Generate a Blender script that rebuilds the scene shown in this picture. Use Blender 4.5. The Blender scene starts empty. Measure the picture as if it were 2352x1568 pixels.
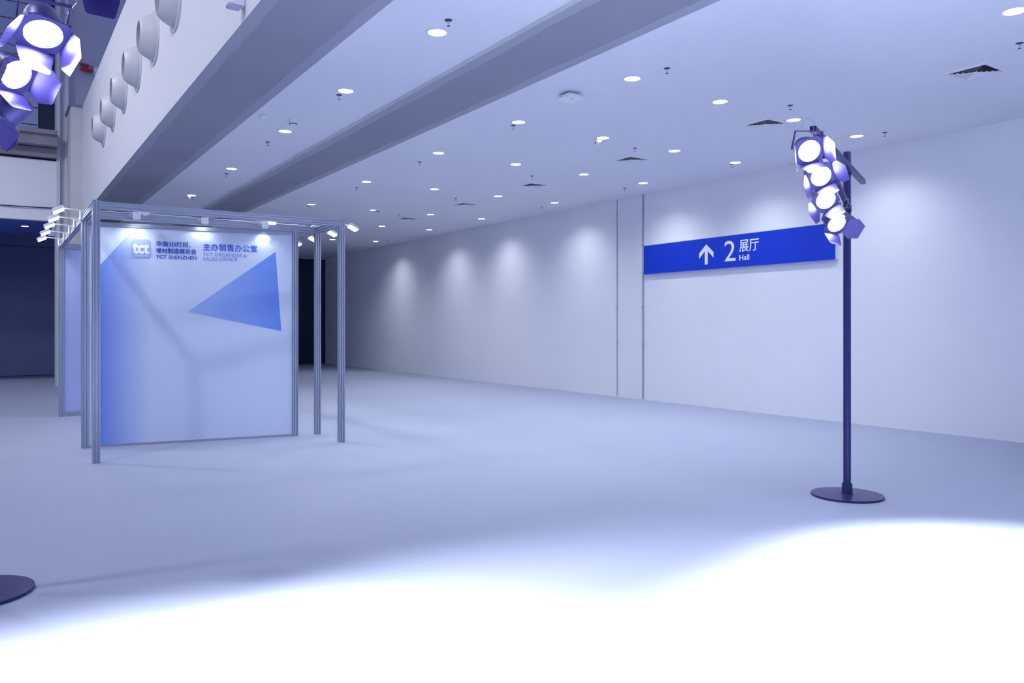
import bpy, bmesh, math, random
from mathutils import Vector, Matrix, Quaternion
random.seed(7)
R = math.radians
SC = bpy.context.scene
COL = SC.collection

# ------------------------------------------------------------------ camera
# world: X across the hall (to the right), Y along the hall, Z up; the camera stands at X=Y=0, eye height 1.6 m
EYE = 1.6
FPX, CX, HOR = 1800.0, 1176.0, 748.0          # focal length in px of the 2352 px frame, horizon row
YAW = math.atan2(1194.0, FPX)
SN, CS = math.sin(YAW), math.cos(YAW)
cd = bpy.data.cameras.new('camera')
cd.sensor_width = 36.0
cd.lens = 36.0 * FPX / 2352.0
cd.shift_y = (HOR - 784.0) / 2352.0
cd.clip_end = 200
cam = bpy.data.objects.new('camera', cd)
COL.objects.link(cam)
cam.location = (0, 0, EYE)
cam.rotation_euler = (R(90), 0, -YAW)
SC.camera = cam

# ------------------------------------------------------------------ world, exposure, added hall spots
w = bpy.data.worlds.new('world'); SC.world = w; w.use_nodes = True
bg = w.node_tree.nodes['Background']
bg.inputs[0].default_value = (0.42, 0.50, 1.0, 1)
bg.inputs[1].default_value = 0.24
SC.view_settings.view_transform = 'Standard'
SC.view_settings.look = 'None'
SC.view_settings.gamma = 1.0
SC.view_settings.use_curve_mapping = False
SC.view_settings.exposure = 1.0

def lamp(name, typ, loc, energy, color=(1, 1, 1), aim=None, parent=None, **kw):
    d = bpy.data.lights.new(name, typ); d.energy = energy; d.color = color
    for k, v in kw.items(): setattr(d, k, v)
    o = bpy.data.objects.new(name, d); COL.objects.link(o); o.location = loc
    if aim is not None:
        o.rotation_euler = (Vector(aim) - Vector(loc)).to_track_quat('-Z', 'Y').to_euler()
    if parent: o.parent = parent
    return o

# unseen spots added in the tall hall to light the fascia
for i, (x, y) in enumerate([(-4, 6), (-4, 16), (-9, 11)]):
    lamp('added_hall_spot', 'SPOT', (x, y, 10.5), 560, (0.93, 0.95, 1.0), aim=(x + 1.5, y + 1, 0), spot_size=R(150), spot_blend=0.6, shadow_soft_size=0.35)

# ------------------------------------------------------------------ helpers
def ray(px, py):
    dx = px - CX
    return Vector((FPX * SN + CS * dx, FPX * CS - SN * dx, HOR - py))
def at_z(px, py, z):                       # point of a level plane at height z (above the floor)
    r = ray(px, py); return r * ((z - EYE) / r.z) + Vector((0, 0, EYE))
def at_x(px, py, x):
    r = ray(px, py); return r * (x / r.x) + Vector((0, 0, EYE))
def at_y(px, py, y):
    r = ray(px, py); return r * (y / r.y) + Vector((0, 0, EYE))
def at_d(px, py, d):                       # at distance d in front of the eye
    return ray(px, py) * (d / FPX) + Vector((0, 0, EYE))

MATS = {}
def mat(name, col, rough=0.6, metal=0.0, var=0.06, scale=3.0, bump=0.0, emit=None, es=0.0):
    if name in MATS: return MATS[name]
    m = bpy.data.materials.new(name); m.use_nodes = True; MATS[name] = m
    nt = m.node_tree; b = nt.nodes['Principled BSDF']
    b.inputs['Roughness'].default_value = rough; b.inputs['Metallic'].default_value = metal
    tc = nt.nodes.new('ShaderNodeTexCoord'); n = nt.nodes.new('ShaderNodeTexNoise')
    n.inputs['Scale'].default_value = scale; n.inputs['Detail'].default_value = 5
    nt.links.new(tc.outputs['Object'], n.inputs['Vector'])
    mx = nt.nodes.new('ShaderNodeMix'); mx.data_type = 'RGBA'
    mx.inputs[6].default_value = tuple(c * (1 - var) for c in col) + (1,)
    mx.inputs[7].default_value = tuple(min(1, c * (1 + var)) for c in col) + (1,)
    nt.links.new(n.outputs['Fac'], mx.inputs[0]); nt.links.new(mx.outputs[2], b.inputs['Base Color'])
    if bump:
        bp = nt.nodes.new('ShaderNodeBump'); bp.inputs['Strength'].default_value = bump; bp.inputs['Distance'].default_value = 0.01
        nt.links.new(n.outputs['Fac'], bp.inputs['Height']); nt.links.new(bp.outputs['Normal'], b.inputs['Normal'])
    if emit:
        b.inputs['Emission Color'].default_value = tuple(emit) + (1,); b.inputs['Emission Strength'].default_value = es
    return m

def beam_mat(name, x0, x1, base, edge, wob=0.10):
    """bare grey board with lighter, wavy-edged paint strips along both long edges (runs along Y)"""
    m = bpy.data.materials.new(name); m.use_nodes = True; nt = m.node_tree; b = nt.nodes['Principled BSDF']
    b.inputs['Roughness'].default_value = 0.8
    tc = nt.nodes.new('ShaderNodeTexCoord'); sp = nt.nodes.new('ShaderNodeSeparateXYZ'); nt.links.new(tc.outputs['Object'], sp.inputs[0])
    n = nt.nodes.new('ShaderNodeTexNoise'); n.inputs['Scale'].default_value = 1.3; n.inputs['Detail'].default_value = 6
    nt.links.new(tc.outputs['Object'], n.inputs['Vector'])
    def math_(op, a, c):
        q = nt.nodes.new('ShaderNodeMath'); q.operation = op
        for i, v in enumerate((a, c)):
            if isinstance(v, (int, float)): q.inputs[i].default_value = v
            else: nt.links.new(v, q.inputs[i])
        return q.outputs[0]
    mid = (x0 + x1) / 2; half = (x1 - x0) / 2
    dist = math_('ABSOLUTE', math_('SUBTRACT', sp.outputs[0], mid), 0)
    thr = math_('ADD', math_('MULTIPLY', n.outputs['Fac'], wob * 2), half - 0.13 - wob)
    fac = math_('GREATER_THAN', dist, thr)
    n2 = nt.nodes.new('ShaderNodeTexNoise'); n2.inputs['Scale'].default_value = 0.7; n2.inputs['Detail'].default_value = 8
    nt.links.new(tc.outputs['Object'], n2.inputs['Vector'])
    mb = nt.nodes.new('ShaderNodeMix'); mb.data_type = 'RGBA'
    mb.inputs[6].default_value = tuple(c * .88 for c in base) + (1,); mb.inputs[7].default_value = tuple(c * 1.12 for c in base) + (1,)
    nt.links.new(n2.outputs['Fac'], mb.inputs[0])
    mx = nt.nodes.new('ShaderNodeMix'); mx.data_type = 'RGBA'; mx.inputs[7].default_value = tuple(edge) + (1,)
    nt.links.new(fac, mx.inputs[0]); nt.links.new(mb.outputs[2], mx.inputs[6]); nt.links.new(mx.outputs[2], b.inputs['Base Color'])
    return m

def grad_mat(name, c0, c1, axis=0, rough=0.45):
    """flat print: colour runs from c0 to c1 across the piece"""
    m = bpy.data.materials.new(name); m.use_nodes = True; nt = m.node_tree; b = nt.nodes['Principled BSDF']
    b.inputs['Roughness'].default_value = rough
    tc = nt.nodes.new('ShaderNodeTexCoord'); sp = nt.nodes.new('ShaderNodeSeparateXYZ'); nt.links.new(tc.outputs['Generated'], sp.inputs[0])
    mx = nt.nodes.new('ShaderNodeMix'); mx.data_type = 'RGBA'; mx.inputs[6].default_value = tuple(c0) + (1,); mx.inputs[7].default_value = tuple(c1) + (1,)
    nt.links.new(sp.outputs[axis], mx.inputs[0]); nt.links.new(mx.outputs[2], b.inputs['Base Color'])
    return m

class MB:
    def __init__(s): s.v = []; s.f = []; s.m = []
    def add(s, vs, fs, M=None, mi=0):
        o = len(s.v)
        for p in vs:
            p = Vector(p); s.v.append(tuple(M @ p if M is not None else p))
        for f in fs: s.f.append(tuple(i + o for i in f)); s.m.append(mi)
        return s
    def box(s, a, b, M=None, mi=0):
        x0, y0, z0 = a; x1, y1, z1 = b
        vs = [(x0, y0, z0), (x1, y0, z0), (x1, y1, z0), (x0, y1, z0), (x0, y0, z1), (x1, y0, z1), (x1, y1, z1), (x0, y1, z1)]
        return s.add(vs, [(3, 2, 1, 0), (4, 5, 6, 7), (0, 1, 5, 4), (1, 2, 6, 5), (2, 3, 7, 6), (3, 0, 4, 7)], M, mi)
    def bevbox(s, a, b, c, M=None, mi=0):      # box with its four upright edges chamfered and top/bottom rims drawn in by c
        x0, y0, z0 = a; x1, y1, z1 = b
        def ring(z, k):
            return [(x0 + k + c, y0 + k, z), (x1 - k - c, y0 + k, z), (x1 - k, y0 + k + c, z), (x1 - k, y1 - k - c, z),
                    (x1 - k - c, y1 - k, z), (x0 + k + c, y1 - k, z), (x0 + k, y1 - k - c, z), (x0 + k, y0 + k + c, z)]
        vs = ring(z0, c) + ring(z0 + c, 0) + ring(z1 - c, 0) + ring(z1, c)
        fs = [tuple(range(7, -1, -1)), tuple(range(24, 32))]
        for r in range(3):
            for i in range(8): fs.append((r * 8 + i, r * 8 + (i + 1) % 8, r * 8 + 8 + (i + 1) % 8, r * 8 + 8 + i))
        return s.add(vs, fs, M, mi)
    def lathe(s, prof, n=24, M=None, mi=0, cap0=False, cap1=False):   # prof = [(r, z)], around Z
        vs = []; fs = []
        for r, z in prof:
            for i in range(n):
                a = 2 * math.pi * i / n; vs.append((r * math.cos(a), r * math.sin(a), z))
        for k in range(len(prof) - 1):
            for i in range(n):
                j = (i + 1) % n; fs.append((k * n + i, k * n + j, k * n + n + j, k * n + n + i))
        if cap0: fs.append(tuple(range(n - 1, -1, -1)))
        if cap1: fs.append(tuple(range((len(prof) - 1) * n, len(prof) * n)))
        return s.add(vs, fs, M, mi)
    def tube(s, pts, r, n=8, mi=0):
        pts = [Vector(p) for p in pts]; vs = []; fs = []
        for k, p in enumerate(pts):
            t = (pts[min(k + 1, len(pts) - 1)] - pts[max(k - 1, 0)]).normalized()
            u = t.cross(Vector((0, 0, 1)) if abs(t.z) < .95 else Vector((1, 0, 0))).normalized(); q = t.cross(u)
            for i in range(n):
                a = 2 * math.pi * i / n; vs.append(p + (u * math.cos(a) + q * math.sin(a)) * r)
        for k in range(len(pts) - 1):
            for i in range(n):
                j = (i + 1) % n; fs.append((k * n + i, k * n + j, k * n + n + j, k * n + n + i))
        fs.append(tuple(range(n - 1, -1, -1))); fs.append(tuple(range((len(pts) - 1) * n, len(pts) * n)))
        return s.add(vs, fs, None, mi)
    def prism(s, poly, z0, z1, M=None, mi=0):   # polygon in XY, thickened along Z
        n = len(poly); vs = [(x, y, z0) for x, y in poly] + [(x, y, z1) for x, y in poly]
        fs = [tuple(range(n - 1, -1, -1)), tuple(range(n, 2 * n))] + [(i, (i + 1) % n, n + (i + 1) % n, n + i) for i in range(n)]
        return s.add(vs, fs, M, mi)
    def mesh(s, name):
        me = bpy.data.meshes.new(name); me.from_pydata(s.v, [], s.f); me.polygons.foreach_set('material_index', s.m); me.validate()
        bm = bmesh.new(); bm.from_mesh(me); bmesh.ops.recalc_face_normals(bm, faces=bm.faces); bm.to_mesh(me); bm.free()
        return me
    def build(s, name, mats, parent=None, smooth=False):
        me = s.mesh(name)
        for m in (mats if isinstance(mats, (list, tuple)) else [mats]): me.materials.append(m)
        if smooth: me.shade_smooth(); me.set_sharp_from_angle(angle=R(35))
        return obj(name, me, parent)

def obj(name, me, parent=None):
    o = bpy.data.objects.new(name, me); COL.objects.link(o)
    if parent: o.parent = parent
    return o
def tag(o, label, cat=None, group=None, kind=None):
    o['label'] = label
    if cat: o['category'] = cat
    if group: o['group'] = group
    if kind: o['kind'] = kind
    return o
def thing(name, label, cat, loc=(0, 0, 0), rz=0.0, group=None):
    o = bpy.data.objects.new(name, None); COL.objects.link(o); o.empty_display_size = .1
    o.location = loc; o.rotation_euler = (0, 0, rz)
    return tag(o, label, cat, group)
def copy_tree(o, parent=None):
    c = o.copy(); COL.objects.link(c); c.parent = parent
    for ch in list(o.children): copy_tree(ch, c)
    return c
def struct(name, mb, m, label):
    return tag(mb.build(name, m), label, kind='structure')

# ------------------------------------------------------------------ materials
M_ceil = mat('ceiling_paint', (0.78, 0.79, 0.86), 0.85, var=0.03, scale=0.6)
M_wall = mat('wall_paint', (0.86, 0.87, 0.91), 0.8, var=0.03, scale=0.8)
M_fascia = mat('fascia_paint', (0.80, 0.80, 0.81), 0.8, var=0.03, scale=0.9)
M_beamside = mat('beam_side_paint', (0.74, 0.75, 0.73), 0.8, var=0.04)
M_floor = mat('floor_carpet', (0.34, 0.38, 0.50), 0.6, var=0.03, scale=0.8)
M_gwall = mat('grey_wall_paint', (0.50, 0.51, 0.58), 0.85, var=0.04, scale=1.0)
M_beige = mat('beige_paint', (0.62, 0.60, 0.58), 0.8, var=0.05)
M_alu = mat('aluminium', (0.46, 0.50, 0.60), 0.34, 0.75, var=0.05, scale=9)
M_alud = mat('aluminium_slot', (0.10, 0.12, 0.20), 0.6, 0.3)
M_white = mat('white_plastic', (0.84, 0.85, 0.88), 0.4, var=0.02)
M_lens = mat('downlight_lens', (0.9, 0.9, 0.95), 0.3, emit=(0.92, 0.95, 1.0), es=5)
M_dark = mat('dark_metal', (0.030, 0.040, 0.10), 0.4, 0.4)
M_chrome = mat('sprinkler_metal', (0.55, 0.58, 0.68), 0.3, 0.9)

# ------------------------------------------------------------------ the room
ZB = EYE + 2.80          # underside of the beams
ZC = EYE + 2.844         # ceiling
XF0, XF1 = 1.926, 2.878  # broad beam carrying the nozzle fascia
XB0, XB1 = 4.228, 5.222  # second beam
XW = 11.75               # right wall
YN, YE = -6.0, 32.0
FTOP = EYE + 5.607       # top of the fascia
YF = 23.1                # far end of the fascia

mb = MB().box((-14, YN - 2, -0.2), (XW + .3, YE + 2, 0)); struct('floor', mb, M_floor, 'plain pale blue-grey hall floor')
mb = MB().box((XF1 - .2, YN, ZC), (XB0 + .2, YE, ZC + .12)); struct('ceiling', mb, M_ceil, 'white ceiling strip between the two grey beams')
mb = MB().box((XB1 - .2, YN, ZC), (XW + .2, YE, ZC + .12)); struct('ceiling', mb, M_ceil, 'wide white ceiling with rows of downlights, right of the beams')
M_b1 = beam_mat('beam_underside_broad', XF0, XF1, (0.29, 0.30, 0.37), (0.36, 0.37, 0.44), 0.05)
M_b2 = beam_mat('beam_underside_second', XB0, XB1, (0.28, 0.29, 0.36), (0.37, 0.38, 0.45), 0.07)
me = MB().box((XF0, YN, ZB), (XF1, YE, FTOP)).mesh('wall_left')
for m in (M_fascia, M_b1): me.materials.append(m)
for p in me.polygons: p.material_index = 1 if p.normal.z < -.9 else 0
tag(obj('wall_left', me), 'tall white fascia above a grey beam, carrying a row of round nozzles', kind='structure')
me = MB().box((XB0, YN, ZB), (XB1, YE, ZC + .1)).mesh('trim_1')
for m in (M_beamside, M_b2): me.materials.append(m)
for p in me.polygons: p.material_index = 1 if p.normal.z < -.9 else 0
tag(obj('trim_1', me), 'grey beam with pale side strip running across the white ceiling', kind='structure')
mb = MB().box((XW, YN, 0), (XW + .25, YE + .2, ZC + .12)); struct('wall_right', mb, M_wall, 'long white wall behind the blue hall sign')
# far end of the hall: dark wall below a pale bulkhead edge
M_navy = mat('far_wall_dark', (0.018, 0.025, 0.06), 0.7)
mb = MB().box((XF0, YE, 0), (XW, YE + .2, ZC - .04)); struct('wall_back', mb, M_navy, 'dark wall at the far end of the hall, seen through the booth')
mb = MB().box((XF0, YE - .12, ZC - .05), (XW, YE + .2, ZC + .1)); struct('trim_2', mb, M_gwall, 'pale bulkhead edge above the dark far wall')

# tall end of the left hall
YG = 24.2
mb = MB().box((1.40, YG, 0), (XF0, YG + .2, 12)).box((XF0, YG, FTOP), (9.0, YG + .2, 12)); struct('wall_end', mb, M_gwall, 'tall grey wall beyond the nozzle fascia')
colm = MB().box((1.42, 23.95, 0), (1.50, YG, 12)).box((1.50, 24.08, 0), (1.61, YG, 12)).box((1.61, 23.95, 0), (1.70, YG, 12))
struct('trim_3', colm, mat('column_paint', (0.66, 0.67, 0.72), 0.75), 'slender pale column with a recessed channel up the grey wall')
blk = MB().box((1.66, YF - .35, 0), (XF0 + .3, YG, FTOP - .03)); struct('trim_4', blk, M_beige, 'beige pier at the far end of the fascia')
cap = MB().box((1.62, YF - .39, FTOP - .03), (XF0 - .002, YG, FTOP + .03)); struct('trim_5', cap, mat('cap_dark', (0.22, 0.23, 0.33), 0.6), 'dark thin cap on the beige pier')
# white bulkhead left of the column, blue soffit and dark wall behind it
ZS = EYE + 2.77
mb = MB().box((-8, 24.0, ZS), (1.42, 24.2, EYE + 4.36)); struct('wall_front', mb, M_wall, 'white bulkhead above the low blue ceiling')
M_soff = mat('soffit_shade_blue', (0.10, 0.15, 0.55), 0.75)  # blue tint of the dark under here is put into the colour
mb = MB().box((-8, 24.2, ZS), (1.42, 28.4, ZS + .1)); struct('ceiling', mb, M_soff, 'low blue ceiling behind the white bulkhead')
M_slate = mat('slate_panel', (0.065, 0.085, 0.20), 0.6, var=.12, scale=1.5)
mb = MB().box((-8, 28.05, 0), (1.75, 28.2, ZS)); wf = struct('wall_far', mb, M_slate, 'dark slate-blue wall under the low blue ceiling')
zj = at_y(60, 565.5, 28).z
MB().box((-8, 28.0, zj + .025), (1.75, 28.05, ZS)).build('panel', M_slate, wf)
MB().box((-8, 28.0, 0.1), (1.75, 28.05, zj - .025)).build('panel', M_slate, wf)
# gallery: stained ledge, dark recess, metal siding with joints, dark glazing
M_rec = mat('recess_shade_joint', (0.05, 0.055, 0.10), 0.8)  # shade under the ledge put into the colour; siding joints share it
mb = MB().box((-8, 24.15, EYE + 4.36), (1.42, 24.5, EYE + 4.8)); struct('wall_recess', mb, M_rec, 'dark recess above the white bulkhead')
M_ledge = mat('stained_concrete', (0.28, 0.27, 0.30), 0.85, var=.35, scale=2.5, bump=.3)
lg = MB().box((-8, 23.55, EYE + 4.68), (1.42, 24.5, EYE + 4.95)).box((-8, 23.45, EYE + 4.95), (1.42, 24.5, EYE + 5.06)).box((-8, 23.85, EYE + 4.42), (1.42, 24.2, EYE + 4.66))
struct('trim_6', lg, M_ledge, 'stained concrete ledge of the gallery above the bulkhead')
M_side = mat('metal_siding', (0.36, 0.42, 0.58), 0.5, 0.2, var=.06)
sb = MB().box((-8, 24.5, EYE + 5.0), (1.02, 24.6, 14)); sd = struct('wall_gallery', sb, M_rec, 'pale blue metal siding of the gallery, in wide horizontal panels')
zs = [EYE + 5.06, EYE + 5.16, EYE + 5.36]
while zs[-1] < 13: zs.append(zs[-1] + .455)
for i in range(len(zs) - 1):
    MB().box((-3, 24.46, zs[i] + .012), (1.02, 24.5, zs[i + 1] - .012)).build('siding_panel', M_side, sd)
gl = MB().box((1.02, 24.52, EYE + 5.0), (1.42, 24.6, 14)); wd = struct('window_1', gl, mat('dark_glass', (0.020, 0.030, 0.075), 0.12), 'tall narrow dark window beside the pale column')
for (a, b) in ((1.02, 1.05), (1.38, 1.42)): MB().box((a, 24.46, EYE + 5.06), (b, 24.55, 14)).build('window_frame', M_dark, wd)
zr = at_y(105, 232, 24.4).z
MB().box((1.0, 24.38, zr - .035), (1.42, 24.46, zr + .035)).build('transom', mat('transom_metal', (.5, .5, .56), .4, .4), wd)

# ------------------------------------------------------------------ round nozzles on the fascia
prof = [(.385, 0), (.385, .014), (.33, .02), (.318, .03), (.305, .07), (.275, .13), (.235, .185), (.195, .215), (.185, .21), (.2, .15), (.21, .03)]
NM = MB().lathe(prof, 40, Matrix.Rotation(R(-90), 4, 'Y'))
M_noz = mat('nozzle_plastic', (0.66, 0.65, 0.66), 0.45, var=.03)
fl = MB().lathe([(.385, 0), (.39, .006), (.385, .014), (.33, .02), (.30, .02)], 40, Matrix.Rotation(R(-90), 4, 'Y')).mesh('flange')
bd = MB().lathe([(.322, .018), (.318, .03), (.305, .07), (.275, .13), (.235, .185), (.198, .215), (.186, .21), (.2, .15), (.2, .02)], 40, Matrix.Rotation(R(-90), 4, 'Y')).mesh('body')
di = MB().lathe([(.199, .06), (.0005, .06)], 40, Matrix.Rotation(R(-90), 4, 'Y')).mesh('throat')
for me_, m_ in ((fl, M_noz), (bd, M_noz), (di, mat('nozzle_throat', (.22, .23, .3), .7))):
    me_.materials.append(m_); me_.shade_smooth(); me_.set_sharp_from_angle(angle=R(40))
order = ['nearest, cut by the top of the picture', 'second nearest', 'third nearest', 'fourth nearest', 'fifth nearest', 'farthest and smallest']
for i in range(6):
    t = thing('air_nozzle', 'round grey air nozzle on the white fascia, ' + order[i], 'air nozzle', (XF0 - .001, 10.58 + 1.525 * i, EYE + 4.095), group='air nozzles on the fascia')
    obj('flange', fl, t); obj('body', bd, t); obj('throat', di, t)

# ------------------------------------------------------------------ ceiling fittings
dl_ring = MB().lathe([(.090, 0), (.108, 0), (.110, -.004), (.092, -.008), (.089, -.003)], 32).mesh('trim_ring'); dl_ring.materials.append(M_white); dl_ring.shade_smooth()
dl_lens = MB().lathe([(.0905, -.003), (.07, -.006), (.0005, -.007)], 32).mesh('lens'); dl_lens.materials.append(M_lens); dl_lens.shade_smooth()
ORD = ['nearest', 'second', 'third', 'fourth', 'fifth', 'sixth', 'seventh']
rows = {
    'between the two grey beams': [(1004, 74), (794, 208), (655, 301), (532, 387), (440, 448)],
    'right of the beam': [(1452, 180), (1191, 280), (1007, 351), (842, 417), (715, 469)],
    'left of the air vents': [(2330, 25), (1654, 233), (1385, 316), (1185, 377), (998, 434), (858, 482)],
    'right of the air vents': [(1823, 275), (1549, 346), (1341, 400), (1144, 450), (989, 492), (877, 519), (763.5, 549.7)],
    'closest to the right wall': [(1968, 312), (1689, 373), (1477, 420), (1274, 465), (1106, 502), (986, 527), (863, 554)]}
DLC = (0.88, 0.92, 1.0)
for rn, pts in rows.items():
    for i, p in enumerate(pts):
        t = thing('downlight', 'lit ceiling downlight, %s from camera in the row %s' % (ORD[i], rn), 'downlight', at_z(p[0], p[1], ZC), group='ceiling downlights')
        obj('trim_ring', dl_ring, t); obj('lens', dl_lens, t)
        lamp('downlight_beam', 'SPOT', (0, 0, -.02), 68, DLC, parent=t, spot_size=R(138), spot_blend=1.0, shadow_soft_size=.08)
t = thing('downlight', 'small lit downlight in the low blue ceiling at far left', 'downlight', at_z(57, 519, ZS), group='ceiling downlights')
obj('trim_ring', dl_ring, t); obj('lens', dl_lens, t)
lamp('downlight_beam', 'SPOT', (0, 0, -.02), 40, DLC, parent=t, spot_size=R(138), spot_blend=1.0, shadow_soft_size=.08)

esc = MB().lathe([(.068, 0), (.066, -.006), (.05, -.012), (.016, -.016)], 20).mesh('escutcheon'); esc.materials.append(M_dark)
stm = MB().lathe([(.016, -.0), (.016, -.05), (.011, -.055)], 10, cap1=True).mesh('nozzle_body'); stm.materials.append(M_chrome)
frm = MB().tube([(.011, 0, -.05), (.022, 0, -.07), (.018, 0, -.09), (0, 0, -.102)], .0045, 6).tube([(-.011, 0, -.05), (-.022, 0, -.07), (-.018, 0, -.09), (0, 0, -.102)], .0045, 6).mesh('frame_arms'); frm.materials.append(M_chrome)
dfl = MB().lathe([(.004, -.100), (.030, -.104), (.030, -.109), (.004, -.112)], 14, cap0=True, cap1=True).mesh('deflector'); dfl.materials.append(M_dark)
spr = [(1030, 46, 'beside the nearest downlight between the beams'), (779, 218, 'below the second downlight between the beams'),
       (615, 326, 'below the third downlight between the beams'), (520, 399, 'below the fourth downlight between the beams'),
       (442, 453, 'below the farthest downlight between the beams'),
       (1532, 157, 'between second beam and right wall, nearest'), (1815, 242, 'just above the downlight next to second nearest vent'),
       (2032, 304, 'right of the nearest downlight by the wall'), (2342, 99, 'at the right edge of the picture near the large vent'),
       (1179, 288, 'below the second downlight right of the beam'), (964, 372, 'below-left of the third downlight right of the beam'),
       (819, 431, 'below-left of the fourth downlight right of the beam'), (708, 474, 'below the fifth downlight right of the beam'),
       (1458, 340, 'directly above the third nearest vent'), (1222, 404, 'directly above the fourth nearest vent'),
       (1047, 455, 'directly above the fifth nearest vent'), (917, 492, 'directly above the farthest vent'),
       (1435, 432, 'by the wall above the thin conduit'), (1245, 475, 'by the wall left of the fourth wall-row downlight'),
       (1682, 377, 'under the second downlight of the wall row'), (891, 551, 'right of the farthest downlight by the wall'),
       (816, 568, 'right of the booth, close to the far wall'), (769, 579, 'seen through the booth frame at the far end')]
for px, py, wh in spr:
    t = thing('sprinkler', 'small ceiling sprinkler head ' + wh, 'sprinkler', at_z(px, py, ZC), rz=random.uniform(0, 3), group='ceiling sprinklers'); t.scale = (.52,) * 3
    obj('escutcheon', esc, t); obj('nozzle_body', stm, t); obj('frame_arms', frm, t); obj('deflector', dfl, t)

sm_b = MB().lathe([(.062, 0), (.062, -.012), (.055, -.03), (.045, -.062), (.03, -.07), (.0005, -.071)], 24).mesh('body'); sm_b.materials.append(M_white); sm_b.shade_smooth(); sm_b.set_sharp_from_angle(angle=R(40))
sm_s = MB()
for k in range(10):
    sm_s.box((.047, -.009, -.060), (.0535, .009, -.046), Matrix.Rotation(k * math.pi / 5, 4, 'Z'))
sm_s = sm_s.mesh('smoke_slot'); sm_s.materials.append(M_dark)
for px, py, wh in [(673, 276, 'above the third downlight between the beams'), (1374, 321, 'under the third downlight left of the vents'),
                   (868, 481, 'touching the last downlight left of the vents'), (432, 448, 'beside the farthest downlight between the beams')]:
    t = thing('smoke_detector', 'white conical smoke detector ' + wh, 'smoke detector', at_z(px, py, ZC), group='smoke detectors')
    obj('body', sm_b, t); obj('smoke_slot', sm_s, t)
jb = MB().bevbox((-.035, -.035, -.045), (.035, .035, 0), .006).build('junction_box', M_white); jb.location = at_z(604, 265, ZC)
tag(jb, 'tiny white box on the ceiling left of the near smoke detector', 'box')

# wireless access point
t = thing('access_point', 'white square wireless access point with orange dot under the ceiling', 'access point', at_z(1310, 214, ZC))
MB().bevbox((-.12, -.12, -.085), (.12, .12, -.03), .016).build('body', M_white, t)
MB().box((-.075, -.075, -.031), (.075, .075, 0)).build('mounting_plate', mat('plate_grey', (.4, .41, .48), .5), t)
MB().lathe([(.018, -.0855), (.0005, -.087)], 16).build('status_dot', mat('orange_print', (.85, .18, .06), .4), t).location = (-.02, -.05, 0)
MB().lathe([(.006, 0), (.004, .003), (.0005, .003)], 10, Matrix.Translation((-.1215, .03, -.055)) @ Matrix.Rotation(R(-90), 4, 'Y')).build('screw', M_dark, t)

# square air diffusers
M_vent = mat('vent_paint', (.80, .80, .85), .5); M_vin = mat('vent_inside', (.012, .015, .04), .8)
fr = MB(); h = .245
for k, (o_, i_) in enumerate(((.245, .195),)):
    v = [(-o_, -o_, -.002), (o_, -o_, -.002), (o_, o_, -.002), (-o_, o_, -.002), (-i_, -i_, -.014), (i_, -i_, -.014), (i_, i_, -.014), (-i_, i_, -.014)]
    fr.add(v, [(j, (j + 1) % 4, 4 + (j + 1) % 4, 4 + j) for j in range(4)])
    fr.add([(-o_, -o_, 0), (o_, -o_, 0), (o_, o_, 0), (-o_, o_, 0)] + v[:4], [(j, (j + 1) % 4, 4 + (j + 1) % 4, 4 + j) for j in range(4)])
fr = fr.mesh('frame'); fr.materials.append(M_vent)
vb = MB().box((-.2, -.2, -.003), (.2, .2, -.0012)).mesh('duct_opening'); vb.materials.append(M_vin)
lou = []
for k in range(4):
    o_, i_ = .192 - k * .042, .192 - k * .042 - .026
    v = [(-o_, -o_, -.030), (o_, -o_, -.030), (o_, o_, -.030), (-o_, o_, -.030), (-i_, -i_, -.006), (i_, -i_, -.006), (i_, i_, -.006), (-i_, i_, -.006)]
    v = [(x, y, z + .012) for x, y, z in v]
    v2 = [(x * .985, y * .985, z + .003) for x, y, z in v]
    m_ = MB().add(v, [(j, (j + 1) % 4, 4 + (j + 1) % 4, 4 + j) for j in range(4)]).add(v2, [(j, (j + 1) % 4, 4 + (j + 1) % 4, 4 + j) for j in range(4)]).mesh('louvre'); m_.materials.append(M_vent); lou.append(m_)
cen = MB().box((-.03, -.03, -.016), (.03, .03, -.010)).mesh('centre_plate'); cen.materials.append(M_vent)
for i, (px, py) in enumerate([(2240, 164), (1758, 284), (1450, 366), (1226, 425), (1070, 469), (938, 502)]):
    t = thing('air_vent', 'square louvred ceiling air vent, ' + ['nearest, at upper right', 'second nearest, left of the stage lights', 'third nearest, mid ceiling', 'fourth nearest', 'fifth nearest', 'farthest and flattest'][i], 'air vent', at_z(px, py, ZC), group='ceiling air vents')
    obj('frame', fr, t); obj('duct_opening', vb, t); obj('centre_plate', cen, t)
    for m_ in lou: obj('louvre', m_, t)
hp = at_z(1915, 330, ZC)
t = thing('access_hatch', 'flush white ceiling access hatch beside the right-hand stage lights', 'hatch', hp)
MB().box((-.22, -.22, -.006), (.22, .22, 0)).build('door_leaf', M_ceil, t)
hf = MB()
for a, b in (((-.26, -.26), (.26, -.23)), ((-.26, .23), (.26, .26)), ((-.26, -.23), (-.23, .23)), ((.23, -.23), (.26, .23))): hf.box((a[0], a[1], -.010), (b[0], b[1], 0))
hf.build('frame', M_white, t)

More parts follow.
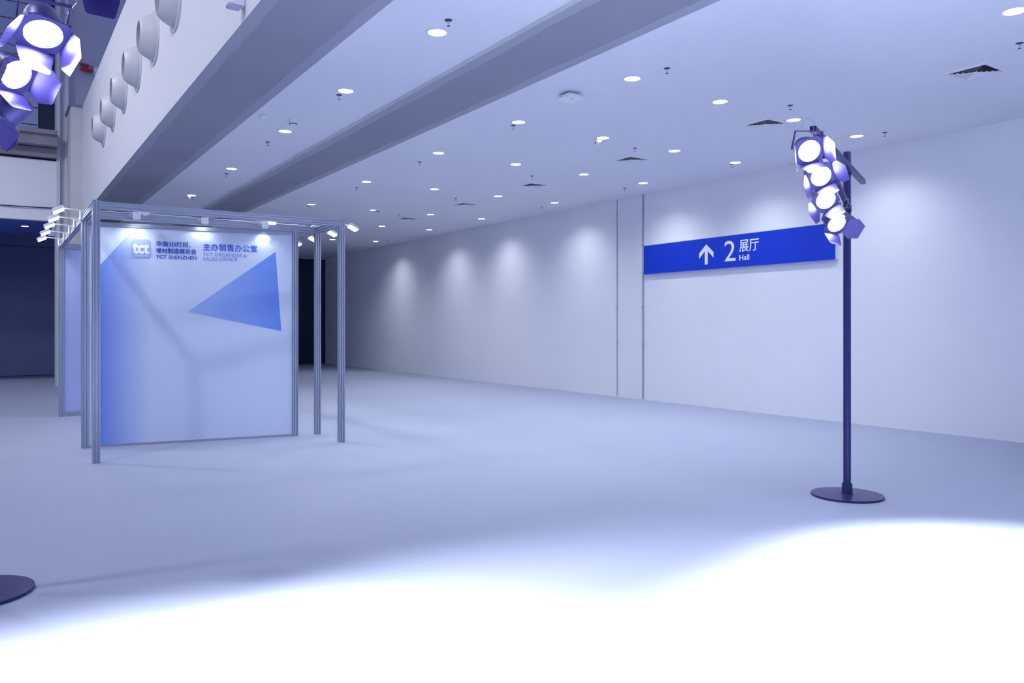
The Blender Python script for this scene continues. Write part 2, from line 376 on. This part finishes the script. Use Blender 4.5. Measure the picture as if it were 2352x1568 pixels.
# red twin device above the fascia, fixture at the top edge of the fascia
p = at_y(213, 164, YG)
t = thing('emergency_light', 'red twin-headed device with white rounded mount above the fascia', 'alarm device', (p.x, YG, p.z))
MB().lathe([(.12, 0), (.12, .06), (.10, .12), (.05, .16), (.0005, .165)], 24, Matrix.Translation((.10, 0, 0)) @ Matrix.Rotation(R(90), 4, 'X')).build('mount', M_white, t, True)
M_red = mat('red_plastic', (.45, .02, .04), .35)
MB().tube([(.02, -.1, .0), (-.02, -.1, .0)], .03, 10).tube([(-.02, -.1, -.02), (-.3, -.16, -.03)], .055, 14).build('lower_head', M_red, t, True)
MB().tube([(-.12, -.12, .09), (-.32, -.17, .10)], .05, 14).build('upper_head', M_red, t, True)
MB().tube([(.04, -.1, .04), (-.05, -.12, .1), (-.12, -.12, .09)], .01, 6).build('cable', M_dark, t)
p = at_x(560, 6, XF0)
t = thing('wall_fixture', 'small white bracketed fixture on the fascia at the top edge', 'wall fixture', p)
MB().bevbox((-.11, -.07, -.05), (-.0, .07, .16), .012).build('body', M_white, t)
MB().bevbox((-.15, -.05, -.075), (-.03, .05, -.04), .008).build('sensor_head', mat('grey_plastic', (.42, .44, .55), .4), t)

# conduits on the right wall
def conduit(px, ptop, r, label):
    q = at_x(px, ptop, XW)
    t = thing('conduit', label, 'conduit', (XW, q.y, 0))
    MB().tube([(-r, 0, .02), (-r, 0, ZC - .0)], r, 8).build('pipe', mat('conduit_grey', (.38, .42, .54), .45, .3), t)
    for z in (1.2, 2.0, 2.75, 3.35, 4.1):
        MB().box((-2 * r - .004, -r - .012, z - .012), (0, r + .012, z + .012)).build('clip', M_alu, t)
conduit(1418, 458, .009, 'thin grey conduit down the white wall left of the sign')
conduit(1478, 447, .016, 'thicker grey conduit meeting the left end of the blue sign')

# dark cable across the white bulkhead
pts = [at_y(-300, 452, 23.97), at_y(0, 470.5, 23.96), at_y(60, 474.5, 23.95), at_y(126, 478, 23.97), at_y(131, 476, 24.0)]
tag(MB().tube(pts, .014, 8).build('wall_cable', M_dark), 'dark cable drooping along the white bulkhead at far left', 'cable')

# ------------------------------------------------------------------ lettering
def text_mesh(body, name, bold=0.0, depth=.004):
    c = bpy.data.curves.new(name, 'FONT'); c.body = body; c.size = 1; c.extrude = 0; c.resolution_u = 3; c.fill_mode = 'FRONT'
    o = bpy.data.objects.new(name, c); COL.objects.link(o)
    dg = bpy.context.evaluated_depsgraph_get(); me = bpy.data.meshes.new_from_object(o.evaluated_get(dg)); bpy.data.objects.remove(o)
    bm = bmesh.new(); bm.from_mesh(me)
    bmesh.ops.remove_doubles(bm, verts=bm.verts, dist=1e-5)
    g = bmesh.ops.extrude_face_region(bm, geom=bm.faces[:]); 
    for e in g['geom']:
        if isinstance(e, bmesh.types.BMVert): e.co.z += 1.0
    if bold > 0:                                     # heavier strokes: copies nudged round the outline
        src = bm.verts[:] + bm.edges[:] + bm.faces[:]
        for k in range(8):
            a = k * math.pi / 4
            d = bmesh.ops.duplicate(bm, geom=src)
            for e in d['geom']:
                if isinstance(e, bmesh.types.BMVert): e.co.x += bold * math.cos(a); e.co.y += bold * math.sin(a); e.co.z += .08 * (k + 1)
    bmesh.ops.recalc_face_normals(bm, faces=bm.faces); bm.to_mesh(me); bm.free(); me.name = name
    return me
def fit_text(body, name, u0, u1, z0, z1, M, m, parent, bold=0.0, depth=.004):
    """lettering stretched into the box u0..u1, z0..z1 of a board; M maps (u, z, out) to the parent's space"""
    me = text_mesh(body, name, bold)
    xs = [v.co.x for v in me.vertices]; ys = [v.co.y for v in me.vertices]
    ax, bx, ay, by = min(xs), max(xs), min(ys), max(ys)
    for v in me.vertices:
        v.co = M @ Vector((u0 + (v.co.x - ax) / (bx - ax) * (u1 - u0), z0 + (v.co.y - ay) / (by - ay) * (z1 - z0), depth * v.co.z))
    me.materials.clear(); me.materials.append(m)
    return obj(name, me, parent)

# ------------------------------------------------------------------ blue hall sign on the right wall
ys0 = at_x(1478.5, 565, XW - .07).y; ys1 = at_x(1919, 555, XW - .07).y
zt = at_x(1478.5, 565, XW - .07).z; zb_ = at_x(1918.6, 594.8, XW - .07).z
sg = thing('hall_sign', 'long blue wall sign with white arrow, 2 and Hall lettering', 'sign', (XW, ys0, zb_))
SM = Matrix(((0, 0, -1, -.071), (-1, 0, 0, 0), (0, 1, 0, 0), (0, 0, 0, 1)))       # u runs towards -Y, out is -X
M_blue = mat('sign_blue', (0.003, 0.040, 0.52), 0.4, var=.04, emit=(0.0, 0.03, 0.5), es=.06)
L = ys0 - ys1; H = zt - zb_
MB().box((-.071, -L, 0), (0, 0, H)).build('board', M_blue, sg)
M_edge = mat('sign_edge', (.7, .72, .78), .4, .3)
MB().box((-.074, -L - .008, -.008), (0, -L, H + .008)).build('edge_strip', M_edge, sg)
MB().box((-.074, 0, -.008), (0, .008, H + .008)).build('edge_strip', M_edge, sg)
MB().box((-.068, -L, H), (0, 0, H + .012)).build('edge_strip', M_edge, sg)
M_let = mat('sign_white', (.86, .88, .95), .5, emit=(.8, .87, 1), es=.04)
def su(px): return ys0 - at_x(px, 570, XW - .071).y
def sz(px, py): return at_x(px, py, XW - .071).z - zb_
# arrow
aw0, aw1, am = su(1606), su(1639), su(1622.3); atip = sz(1622, 561); abot = max(.07, sz(1622, 607))
sw = (su(1625.7) - su(1619)) / 2; hh = atip - sz(1606, 582); th = hh * .95
ar = [(am, atip), (aw1, atip - hh), (aw1, atip - hh - .105), (am + sw, atip - .135), (am + sw, abot), (am - sw, abot), (am - sw, atip - .135), (aw0, atip - hh - .105), (aw0, atip - hh)]
MB().prism(ar, 0, .004, SM).build('arrow', M_let, sg)
zb2 = sz(1664, 600.5)
fit_text('2', 'lettering', su(1664), su(1689.5), zb2, sz(1676, 552.6), SM, M_let, sg)
fit_text('展厅', 'lettering', su(1698.5), su(1743), sz(1698, 579), sz(1698, 551.5), SM, M_let, sg, bold=.010)
fit_text('Hall', 'lettering', su(1698.5), su(1721), sz(1698, 598.3), sz(1698, 585.5), SM, M_let, sg, bold=.006)

# ------------------------------------------------------------------ exhibition booth
BT = EYE + 1.45            # top of the frame
BX0, BX1, BY0, BY1 = 1.01, 4.01, 10.30, 15.9
W = .08
def section():
    g, d, a = .009, .018, W / 2                      # slot width, slot depth
    side = [(-a, -a), (-.016 - g, -a), (-.016 - g, -a + d), (-.016 + g - .004, -a + d), (-.016 + g - .004, -a), (.016 - g + .004, -a), (.016 - g + .004, -a + d), (.016 + g, -a + d), (.016 + g, -a)]
    out = []
    for k in range(4):
        c, s = [(1, 0), (0, 1), (-1, 0), (0, -1)][k]
        out += [(x * c - y * s, x * s + y * c) for x, y in side]
    return out
SECT = section()
booth = thing('exhibition_booth', 'aluminium exhibition booth with printed sales office board at left', 'booth', (BX0, BY0, 0))
O = Vector((BX0, BY0, 0))
def profile(name, a, b, parent=booth):
    a = Vector(a) - O; b = Vector(b) - O; d = b - a
    q = d.to_track_quat('Z', 'Y').to_matrix().to_4x4()
    if abs(d.z) < .9 * d.length:                      # level bars: keep the faces upright
        z = d.normalized(); x = Vector((0, 0, 1)); y = z.cross(x)
        q = Matrix((x, y, z)).transposed().to_4x4()
    M = Matrix.Translation(a) @ q
    return MB().prism(SECT, 0, d.length, M).build(name, M_alu, parent)
h2 = W / 2
H0 = Vector((1.01, 11.66, 0)); H1 = Vector((3.67, 11.25, 0))          # ends of the printed board
posts = [((BX0, BY0), BT + .015), ((BX1, BY0), BT + .015), ((BX0, H0.y), BT - W), ((BX1, 11.25), BT - W), ((H1.x, H1.y), BT - W), ((BX0, BY1), BT - W), ((BX1, BY1), BT - W)]
for (x, y), z in posts: profile('post', (x, y, 0), (x, y, z))
zc = BT - h2
profile('beam', (BX0 + h2, BY0, zc), (BX1 - h2, BY0, zc))
profile('beam', (BX0 + h2, 11.25, zc), (BX1 - h2, 11.25, zc))
profile('beam', (BX0, BY0 + h2, zc), (BX0, BY1 + h2, zc))
profile('beam', (BX1, BY0 + h2, zc), (BX1, BY1 + h2, zc))
profile('beam', (BX0 + h2, BY1, zc), (BX1 - h2, BY1, zc))
M_lav = mat('booth_panel', (.42, .47, .80), .5)
MB().box((h2, BY1 - BY0 - .01, .05), (BX1 - BX0 - h2, BY1 - BY0 + .01, BT - W)).build('rear_panel', M_lav, booth)
profile('panel_rail', (BX0 + h2, BY1, .04), (BX1 - h2, BY1, .04))
# printed board: u along H0->H1, out towards the camera
hu = (H1 - H0).normalized(); hn = Vector((hu.y, -hu.x, 0))
HL = (H1 - H0).length
HB = H0 + hn * .0
PM = Matrix(((hu.x, 0, hn.x, H0.x - O.x), (hu.y, 0, hn.y, H0.y - O.y), (0, 1, 0, 0), (0, 0, 0, 1)))
def hp_(px, py, off=.012):
    """(u, z) of a spot on the board"""
    r = ray(px, py); c = Vector((0, 0, EYE)); n = hn; p0 = H0 + hn * off
    tt = (p0 - c).dot(n) / r.dot(n); q = c + r * tt
    return (q - H0).dot(hu), q.z
ztop = BT - W - .055
board = MB().prism([(h2, .03), (HL - h2, .03), (HL - h2, ztop), (h2, ztop)], -.010, .010, PM).build('printed_board', mat('board_print', (.68, .77, .94), .45, var=.02), booth)
board['label'] = 'pale blue printed board with show and sales office lettering'
rail = MB()
for z0, z1 in ((ztop, ztop + .022), (ztop + .026, ztop + .052)): rail.prism([(h2, z0), (HL - h2, z0), (HL - h2, z1), (h2, z1)], -.022, .022, PM)
rail.prism([(h2, ztop), (HL - h2, ztop), (HL - h2, ztop + .05), (h2, ztop + .05)], -.018, .018, PM).build('head_rail', M_alu, booth)
rail2 = MB().prism([(h2, .0), (HL - h2, .0), (HL - h2, .03), (h2, .03)], -.018, .018, PM).build('foot_rail', M_alu, booth)
def flat(name, pix, m, z0=.0102, z1=.0115):
    poly = [(a, max(.032, b)) for a, b in (hp_(*p) for p in pix)]
    return MB().prism(poly, z0, z1, PM).build(name, m, board)
PALE = (.68, .77, .94)
u, z = hp_(237, 602)
flat('print_wedge', [(306, 526), (345, 528), (345, 1060), (213, 1060), (213, 627)], grad_mat('print_blue_fade', (.10, .24, .82), PALE, 0))
flat('print_triangle', [(614, 556), (630.5, 546.5), (630.5, 566)], grad_mat('print_small_triangle', (.30, .48, .88), (.58, .70, .93), 0))
flat('print_triangle', [(633, 578), (646, 760), (430, 716)], grad_mat('print_big_triangle', (.42, .56, .92), (.13, .30, .84), 0))
M_line = mat('print_white', (.82, .87, .97), .45)
def line(a, b, wpx=1.1):
    (u0, z0), (u1, z1) = hp_(*a), hp_(*b); d = Vector((u1 - u0, z1 - z0)).normalized() * (wpx * .0031); n = Vector((-d.y, d.x))
    MB().prism([(u0 + n.x, z0 + n.y), (u0 - n.x, z0 - n.y), (u1 - n.x, z1 - n.y), (u1 + n.x, z1 + n.y)], .0102, .0118, PM).build('print_line', M_line, board)
line((541, 531), (612, 565)); line((612, 565), (597, 575)); line((582, 587), (540, 616)); line((452, 530), (462, 640), .8)
# logo tile with rounded corners
(u0, z1), (u1, z0) = hp_(300.7, 548.5), hp_(346.7, 594.5); rr = (u1 - u0) * .16; poly = []
for cx_, cz_, a0 in ((u1 - rr, z1 - rr, 0), (u0 + rr, z1 - rr, 90), (u0 + rr, z0 + rr, 180), (u1 - rr, z0 + rr, 270)):
    for k in range(5): a = R(a0 + k * 22.5); poly.append((cx_ + rr * math.cos(a), cz_ + rr * math.sin(a)))
MB().prism(poly, .0116, .013, PM).build('logo_tile', mat('logo_tile_blue', (.36, .48, .82), .45), board)
PL = PM @ Matrix.Translation((0, 0, .013)); PT = PM @ Matrix.Translation((0, 0, .0102))
def put(body, xl, xr, yt, yb, m, bold, M=PT):
    ua, za = hp_(xl, yt); ub, _ = hp_(xr, yt); _, zb2 = hp_(xl, yb)
    return fit_text(body, 'lettering', ua, ub, zb2, za, M, m, board, bold, .002)
M_lg = mat('logo_white', (.90, .93, .98), .45)
M_tb = mat('print_deep_blue', (.006, .055, .50), .45); M_tm = mat('print_mid_blue', (.03, .12, .72), .45); M_tl = mat('print_light_blue', (.13, .28, .68), .45)
put('tct', 304, 343.6, 558.2, 582.6, M_lg, .045, PL)
put('SHENZHEN', 308.8, 343.2, 584, 588.8, M_lg, .012, PL)
put('华南3D打印、', 358.4, 438, 553, 565.5, M_tb, .014)
put('增材制造展览会', 358, 450.9, 568.7, 580.8, M_tb, .014)
put('TCT SHENZHEN', 358, 451.2, 585, 593.2, M_tb, .006)
put('主办销售办公室', 466.2, 591.2, 558, 575, M_tm, .012)
put('TCT ORGANISER &', 466, 567, 579.6, 587.6, M_tl, 0)
put('SALES OFFICE', 466, 545, 589.6, 597.4, M_tl, 0)

# clip-on floodlights on the middle beam, shining on the board
M_flood = mat('flood_lens', (.9, .92, 1), .3, emit=(.95, .98, 1), es=6)
M_finn = mat('heatsink_grey', (.50, .52, .60), .45, .2)
def clip_flood(px, nm, kind):
    q = at_y(px, 505, 11.21)
    t = thing('clip_floodlight', nm, 'floodlight', (q.x, 11.21, BT - .04), group='floodlights clipped to the booth beam')
    MB().bevbox((-.045, -.035, -.03), (.045, 0, .062), .006).build('clamp_box', M_white, t)
    hd = MB()
    if kind == 'round':
        hd.lathe([(.0005, -.02), (.07, -.02), (.078, 0), (.07, .02), (.0005, .02)], 24, Matrix.Translation((.10, .04, .092)) @ Matrix.Rotation(R(60), 4, 'X'))
        hd.build('head', mat('clear_glass_shell', (.72, .74, .80), .2), t, True)
    else:
        B = Matrix.Translation((.115, .035, .078)) @ Matrix.Rotation(R(-42), 4, 'X')
        hd.bevbox((-.062, -.05, -.018), (.062, .05, .018), .005, B)
        hdo = hd.build('head', M_finn, t)
        for k in range(5): MB().box((-.05 + .022 * k, -.045, .018), (-.044 + .022 * k, .045, .026), B).build('cooling_fin', M_finn, hdo)
    gap = H0.y + (H1.y - H0.y) * (q.x - H0.x) / (H1.x - H0.x) - 11.21          # room between beam front and board
    ly, lz = (.085, .03) if gap > .2 else (-.02, .044)
    MB().bevbox((.055, ly, lz), (.155, ly + .05, lz + .01), .003).build('lens', M_flood, t)
    MB().tube([(-.045, -.01, .03), (-.075, -.012, .034), (-.09, -.012, .02), (-.07, -.012, .008), (-.045, -.01, .006)], .006, 6).build('cable_loop', M_white, t)
    MB().tube([(.02, -.01, .06), (.06, .03, .07), (.09, .06, .06)], .008, 6).build('bracket', M_white, t)
    by_, bz_ = (.17, .02) if gap > .2 else (gap - .09, -.062)
    lamp('flood_beam', 'SPOT', (.0, by_, bz_), 5 if gap > .2 else 2.5, (.95, .98, 1.0), aim=(-.02, by_ + .17, bz_ - .92), parent=t, spot_size=R(120), spot_blend=.9, shadow_soft_size=.05)
clip_flood(314, 'white clip-on floodlight with round clear head on the booth beam', 'round')
clip_flood(470, 'white clip-on floodlight with ribbed head above the middle of the board', 'box')
clip_flood(608, 'white clip-on floodlight with ribbed head above the right of the board', 'box')
q = at_y(727, 521, 11.21)
sp = MB().tube([(-.07, 0, .0), (-.03, 0, .03), (.0, 0, .02), (.04, 0, .035), (.09, 0, .0)], .012, 7).bevbox((-.03, -.02, .0), (.04, .02, .05), .008).build('clip', M_white); sp.location = (q.x, 11.25, BT)
tag(sp, 'small white cable clip on the booth beam near its right end', 'cable clip')
# lamp cable lying along the middle beam
pts = []
for i in range(40):
    x = BX0 + .12 + i * (BX1 - BX0 - .3) / 39; pts.append((x, 11.235 + .01 * math.sin(i * 1.7), BT + .008 + .012 * abs(math.sin(i * .9))))
tag(MB().tube(pts, .006, 6).build('lamp_cable', M_white), 'white lamp cable lying along the top of the booth beam', 'cable')

# arm spotlights along both side beams
M_armlens = mat('arm_lens', (.9, .92, 1), .3, emit=(.95, .97, 1), es=9)
def arm_light(y, side, label, droop=.0, la=.25):
    x = BX0 if side < 0 else BX1
    t = thing('arm_spotlight', label, 'spotlight', (x, y, BT), group='arm spotlights on the booth side beams')
    s = side
    MB().bevbox((-.05, -.03, 0), (.05, .03, .05), .006).bevbox((s * .055 - .012, -.03, -.075), (s * .055 + .012, .03, .05), .005).build('clamp', M_white, t)
    MB().tube([(s * .05, 0, -.06), (s * .05, 0, -.10)], .009, 8).build('clamp_screw', M_chrome, t)
    a0 = Vector((s * .06, 0, .045)); a1 = Vector((s * la, 0, .06 - droop))
    MB().tube([a0, a1], .0085, 8).build('arm', M_white, t)
    B = Matrix.Translation(a1 + Vector((s * .06, 0, -.025))) @ Matrix.Rotation(R(s * 26), 4, 'Y') @ Matrix.Rotation(R(-12), 4, 'X')
    hd = MB().bevbox((-.075, -.06, -.02), (.075, .06, .02), .008, B).build('head', M_white, t)
    MB().bevbox((-.066, -.052, -.026), (.066, .052, -.0195), .003, B).build('lens', M_armlens, hd)
    lamp('arm_beam', 'SPOT', B @ Vector((0, 0, -.05)), 7, (.93, .96, 1), aim=B @ Vector((0, 0, -1)), parent=t, spot_size=R(130), spot_blend=.7, shadow_soft_size=.05)
od = ['nearest', 'second', 'third', 'fourth', 'farthest']
for i, y in enumerate((11.55, 12.5, 13.4, 14.45, 15.5)):
    arm_light(y, -1, 'white arm spotlight reaching left from the booth, %s of five' % od[i], .0, .25)
for i, y in enumerate((10.95, 11.8, 12.7, 13.5)):
    arm_light(y, 1, 'white arm spotlight reaching right from the booth, %s of four' % ['nearest', 'second', 'third', 'farthest'][i], .03, .38)

# ------------------------------------------------------------------ stage lights with barn doors
M_blk = mat('stand_paint', (.035, .035, .16), .38, .3, var=.1)
M_can = mat('can_paint_flare', (.09, .085, .28), .4, .3, var=.12, scale=8)  # dark housing, lightened to violet: lamp flare put into the colour
M_flap = mat('flap_paint_flare', (.060, .050, .24), .42, .2, var=.25, scale=12)  # black doors with the violet lamp flare put into their colour
M_led = mat('stage_led', (.9, .9, 1), .2, emit=(.86, .88, 1), es=14)
SE = 1200
M_face2 = mat('stage_lens_dim', (.5, .5, .8), .25, emit=(.55, .52, 1), es=.5)
M_face = mat('stage_lens', (.85, .86, 1), .25, emit=(.80, .80, 1), es=3.6)
led_me = MB().lathe([(.0145, 0), (.012, .006), (.0005, .009)], 12).mesh('led'); led_me.materials.append(M_led)
M_off = mat('unlit_lens', (.06, .06, .2), .2)
led_off = led_me.copy(); led_off.materials.clear(); led_off.materials.append(M_off)
can_me = MB().lathe([(.0005, -.20), (.05, -.20), (.085, -.175), (.105, -.12), (.112, -.05), (.112, .0), (.104, .0), (.104, -.018)], 32).mesh('housing'); can_me.materials.append(M_can); can_me.shade_smooth(); can_me.set_sharp_from_angle(angle=R(40))
face_me = MB().lathe([(.104, -.016), (.0005, -.016)], 32).mesh('lens'); face_me.materials.append(M_face)
face_off = face_me.copy(); face_off.materials.clear(); face_off.materials.append(M_off)
face_dots = face_me.copy(); face_dots.materials.clear(); face_dots.materials.append(M_face2)
fm = MB(); n = 32; ring_o = []; ring_i = []
for i in range(n):
    a = 2 * math.pi * (i + .5) / n; c, s_ = math.cos(a), math.sin(a); k = .128 / max(abs(c), abs(s_)); k = min(k, .158)
    ring_o.append((c * k, s_ * k)); ring_i.append((c * .106, s_ * .106))
vs = [(x, y, z) for z in (.0, .012) for x, y in ring_o] + [(x, y, z) for z in (.0, .012) for x, y in ring_i]
fs = []
for i in range(n):
    j = (i + 1) % n
    fs += [(i, j, n + j, n + i), (2 * n + i, 3 * n + i, 3 * n + j, 2 * n + j), (n + i, n + j, 3 * n + j, 3 * n + i), (i, 2 * n + i, 2 * n + j, j)]
fm.add(vs, fs); frame_me = fm.mesh('gel_frame'); frame_me.materials.append(M_can)
wide = [(-.095, 0), (.095, 0), (.10, .015), (.135, .09), (.085, .19), (-.085, .19), (-.135, .09), (-.10, .015)]
narr = [(-.105, 0), (.105, 0), (.108, .02), (.082, .16), (.07, .175), (-.07, .175), (-.082, .16), (-.108, .02)]
wide_me = MB().prism(wide, -.0015, .0015).mesh('barn_door'); narr_me = MB().prism(narr, -.0015, .0015).mesh('barn_door')
for m_ in (wide_me, narr_me): m_.materials.append(M_flap)
hinge_me = MB().tube([(-.08, 0, 0), (.08, 0, 0)], .005, 8).mesh('hinge'); hinge_me.materials.append(M_can)
yoke = MB()
for s in (-1, 1): yoke.box((s * .135 - .003, -.015, -.105), (s * .135 + .003, .165, -.075))
yoke.box((-.138, .162, -.105), (.138, .168, -.075)); yoke_me = yoke.mesh('yoke'); yoke_me.materials.append(M_can)
knob_me = MB().lathe([(.008, .112), (.008, .135), (.022, .137), (.022, .155), (.0005, .157)], 12, Matrix.Translation((0, 0, -.09)) @ Matrix.Rotation(R(90), 4, 'Y')).mesh('tilt_knob'); knob_me.materials.append(M_blk)
leds = [(0, 0)] + [(.034 * math.cos(k * math.pi / 3), .034 * math.sin(k * math.pi / 3)) for k in range(6)] + [(.066 * math.cos(k * math.pi / 6), .066 * math.sin(k * math.pi / 6)) for k in range(12)] + [(.091 * math.cos(k * math.pi / 9 + .1), .091 * math.sin(k * math.pi / 9 + .1)) for k in range(18)]
def stage_light(pos, aim, roll, label, group, flaps=(30, 30, 30, 30), energy=SE, lit=True, face=None, size=.76):
    """flaps: opening angle from the beam axis of top, right, bottom and left doors, as degrees outwards"""
    t = thing('stage_light', label, 'stage light', pos, group=group)
    qd = (Vector(aim) - Vector(pos)).normalized()
    z = qd; x = Vector((0, 0, 1)).cross(z).normalized(); y = z.cross(x)
    M = Matrix((x, y, z)).transposed().to_4x4() @ Matrix.Rotation(R(roll), 4, 'Z')
    t.rotation_mode = 'QUATERNION'; t.rotation_quaternion = M.to_quaternion()
    obj('housing', can_me, t); ln = obj('lens', face_off if not lit else face_me if face is None else face_dots, t); obj('gel_frame', frame_me, t); yk = obj('yoke', yoke_me, t); yk.rotation_euler = (0, 0, R(-roll)); obj('tilt_knob', knob_me, yk)
    t.scale = (size,) * 3
    for lx, ly in leds:
        o = obj('led', led_me if lit else led_off, ln); o.location = (lx, ly, -.014)
    for k in range(4):
        if flaps[k] is None: continue
        o = obj('barn_door', narr_me if k % 2 == 0 else wide_me, t)
        # flap lies in local XY, hinge on X axis, extends +Y; turn it to stand along the beam and lean outwards
        Mf = Matrix.Rotation(R(-90 * k), 4, 'Z') @ Matrix.Translation((0, .130, .012)) @ Matrix.Rotation(R(90 - flaps[k]), 4, 'X')
        o.matrix_local = Mf
        hg = obj('hinge', hinge_me, o)
    cb = MB().tube([(.10, .09, -.12), (.13, .19, -.16), (.09, .27, -.14), (.03, .28, -.11), (-.02, .21, -.09)], .0035, 6).build('safety_cable', M_chrome, t)
    if lit: lamp('stage_beam', 'SPOT', (0, 0, .03), energy, (.90, .92, 1.0), aim=(0, 0, 1.0), parent=t, spot_size=R(90), spot_blend=1.0, shadow_soft_size=.06)
    return t
G = 'stage lights with barn doors'

# right-hand stand
PX_, PY_ = 6.70, 4.40
st = thing('lighting_stand', 'dark blue lighting stand with slanting crossbar beside the blue sign', 'lighting stand', (PX_, PY_, 0))
MB().lathe([(.034, .02), (.034, 3.225), (.03, 3.235)], 20, cap1=True).build('pole', M_blk, st, True)
MB().lathe([(.32, 0), (.32, .02), (.05, .03), (.045, .12)], 32, cap0=True).build('base_plate', M_blk, st)
def bar(name, a, b, w_, parent, base):
    a = Vector(a) - Vector(base); b = Vector(b) - Vector(base); z = (b - a).normalized(); x = Vector((0, 0, 1)); x = (x - z * x.dot(z)).normalized(); y = z.cross(x)
    M = Matrix.Translation(a) @ Matrix((x, y, z)).transposed().to_4x4()
    return MB().box((-w_, -w_, 0), (w_, w_, (b - a).length), M).build(name, M_blk, parent)
B0 = (PX_, PY_, 0)
near = Vector(at_z(1867, 296, EYE + 1.455)); pol = Vector((PX_, PY_ - .05, EYE + 1.455)); far_ = pol + (pol - near).normalized() * .72
bar('crossbar', near, far_, .022, st, B0)
e0 = near + (pol - near).normalized() * .16 - Vector((0, 0, .04))
bar('brace', e0, (PX_ - .02, PY_ - .03, EYE + 1.10), .020, st, B0)
lowp = Vector((PX_, PY_ - .055, EYE + .985)); dl = Vector((pol - near)).normalized(); dl = Vector((dl.x, dl.y, 0)).normalized()
bar('lower_crossbar', lowp - dl * .60, lowp + dl * .42, .022, st, B0)
for z in (EYE + 1.455, EYE + 1.10, EYE + .985): MB().lathe([(.040, z - .03), (.040, z + .03)], 16, cap0=True, cap1=True).build('collar', M_blk, st)
for k in range(4):
    q = near + (pol - near) * (.06 + .05 * k) - Vector(B0); MB().lathe([(.006, -.03), (.006, .03)], 8, Matrix.Translation(q), cap0=True, cap1=True).build('bolt', M_chrome, st)
stage_light(at_d(1858, 346, 5.75), (4.2, 2.2, 2.0), 18, 'brightest stage light, at the top of the right-hand stand', G, (None, 14, 6, 22))
stage_light(at_d(1885, 404, 6.2), (4.6, 2.2, 1.75), 30, 'second stage light from the top of the right-hand stand', G, (None, 24, 6, 34))
stage_light(at_d(1896, 458, 6.6), (4.9, 2.4, 1.6), 42, 'third stage light down the right-hand stand, tilted', G, (None, None, 12, 36))
stage_light(at_d(1921, 513, 7.0), (5.5, 2.4, 1.0), -10, 'lowest stage light, in front of the right-hand pole', G, (None, 62, 16, None))

# left-hand stand (its pole stands just outside the picture)
LX, LY = -.10, 5.65
sl = thing('lighting_stand', 'dark lighting stand at the left edge, only its bar showing', 'lighting stand', (LX, LY, 0))
MB().lathe([(.034, .02), (.034, 3.7), (.03, 3.71)], 20, cap1=True).build('pole', M_blk, sl, True)
MB().lathe([(.32, 0), (.32, .02), (.05, .03), (.045, .12)], 32, cap0=True).build('base_plate', M_blk, sl)
bar('crossbar', (LX - .02, LY, EYE + 1.9), (.42, 3.75, EYE + 1.9), .022, sl, (LX, LY, 0))
stage_light(at_d(99, 76, 4.0), (.27, 4.05, 2.1), -14, 'large glaring stage light at the upper left, doors spread', G, (None, 12, 4, 34), energy=SE, size=.84)
stage_light(at_d(36, 170, 4.15), (.62, 4.3, 2.35), 4, 'second stage light at the left edge, dotted with bright bulbs', G, (8, 18, 14, 30), energy=SE, face=M_face2)
stage_light(at_d(8, 262, 4.4), (-1.0, 5.6, 1.9), 25, 'lowest left stage light, dark and turned away', G, (30, 30, 30, 30), lit=False)
stage_light(at_d(236, -58, 3.6), (.38, 3.5, 2.5), -4, 'stage light cut by the top edge, one dark door showing', G, (None, None, 12, None), lit=False)
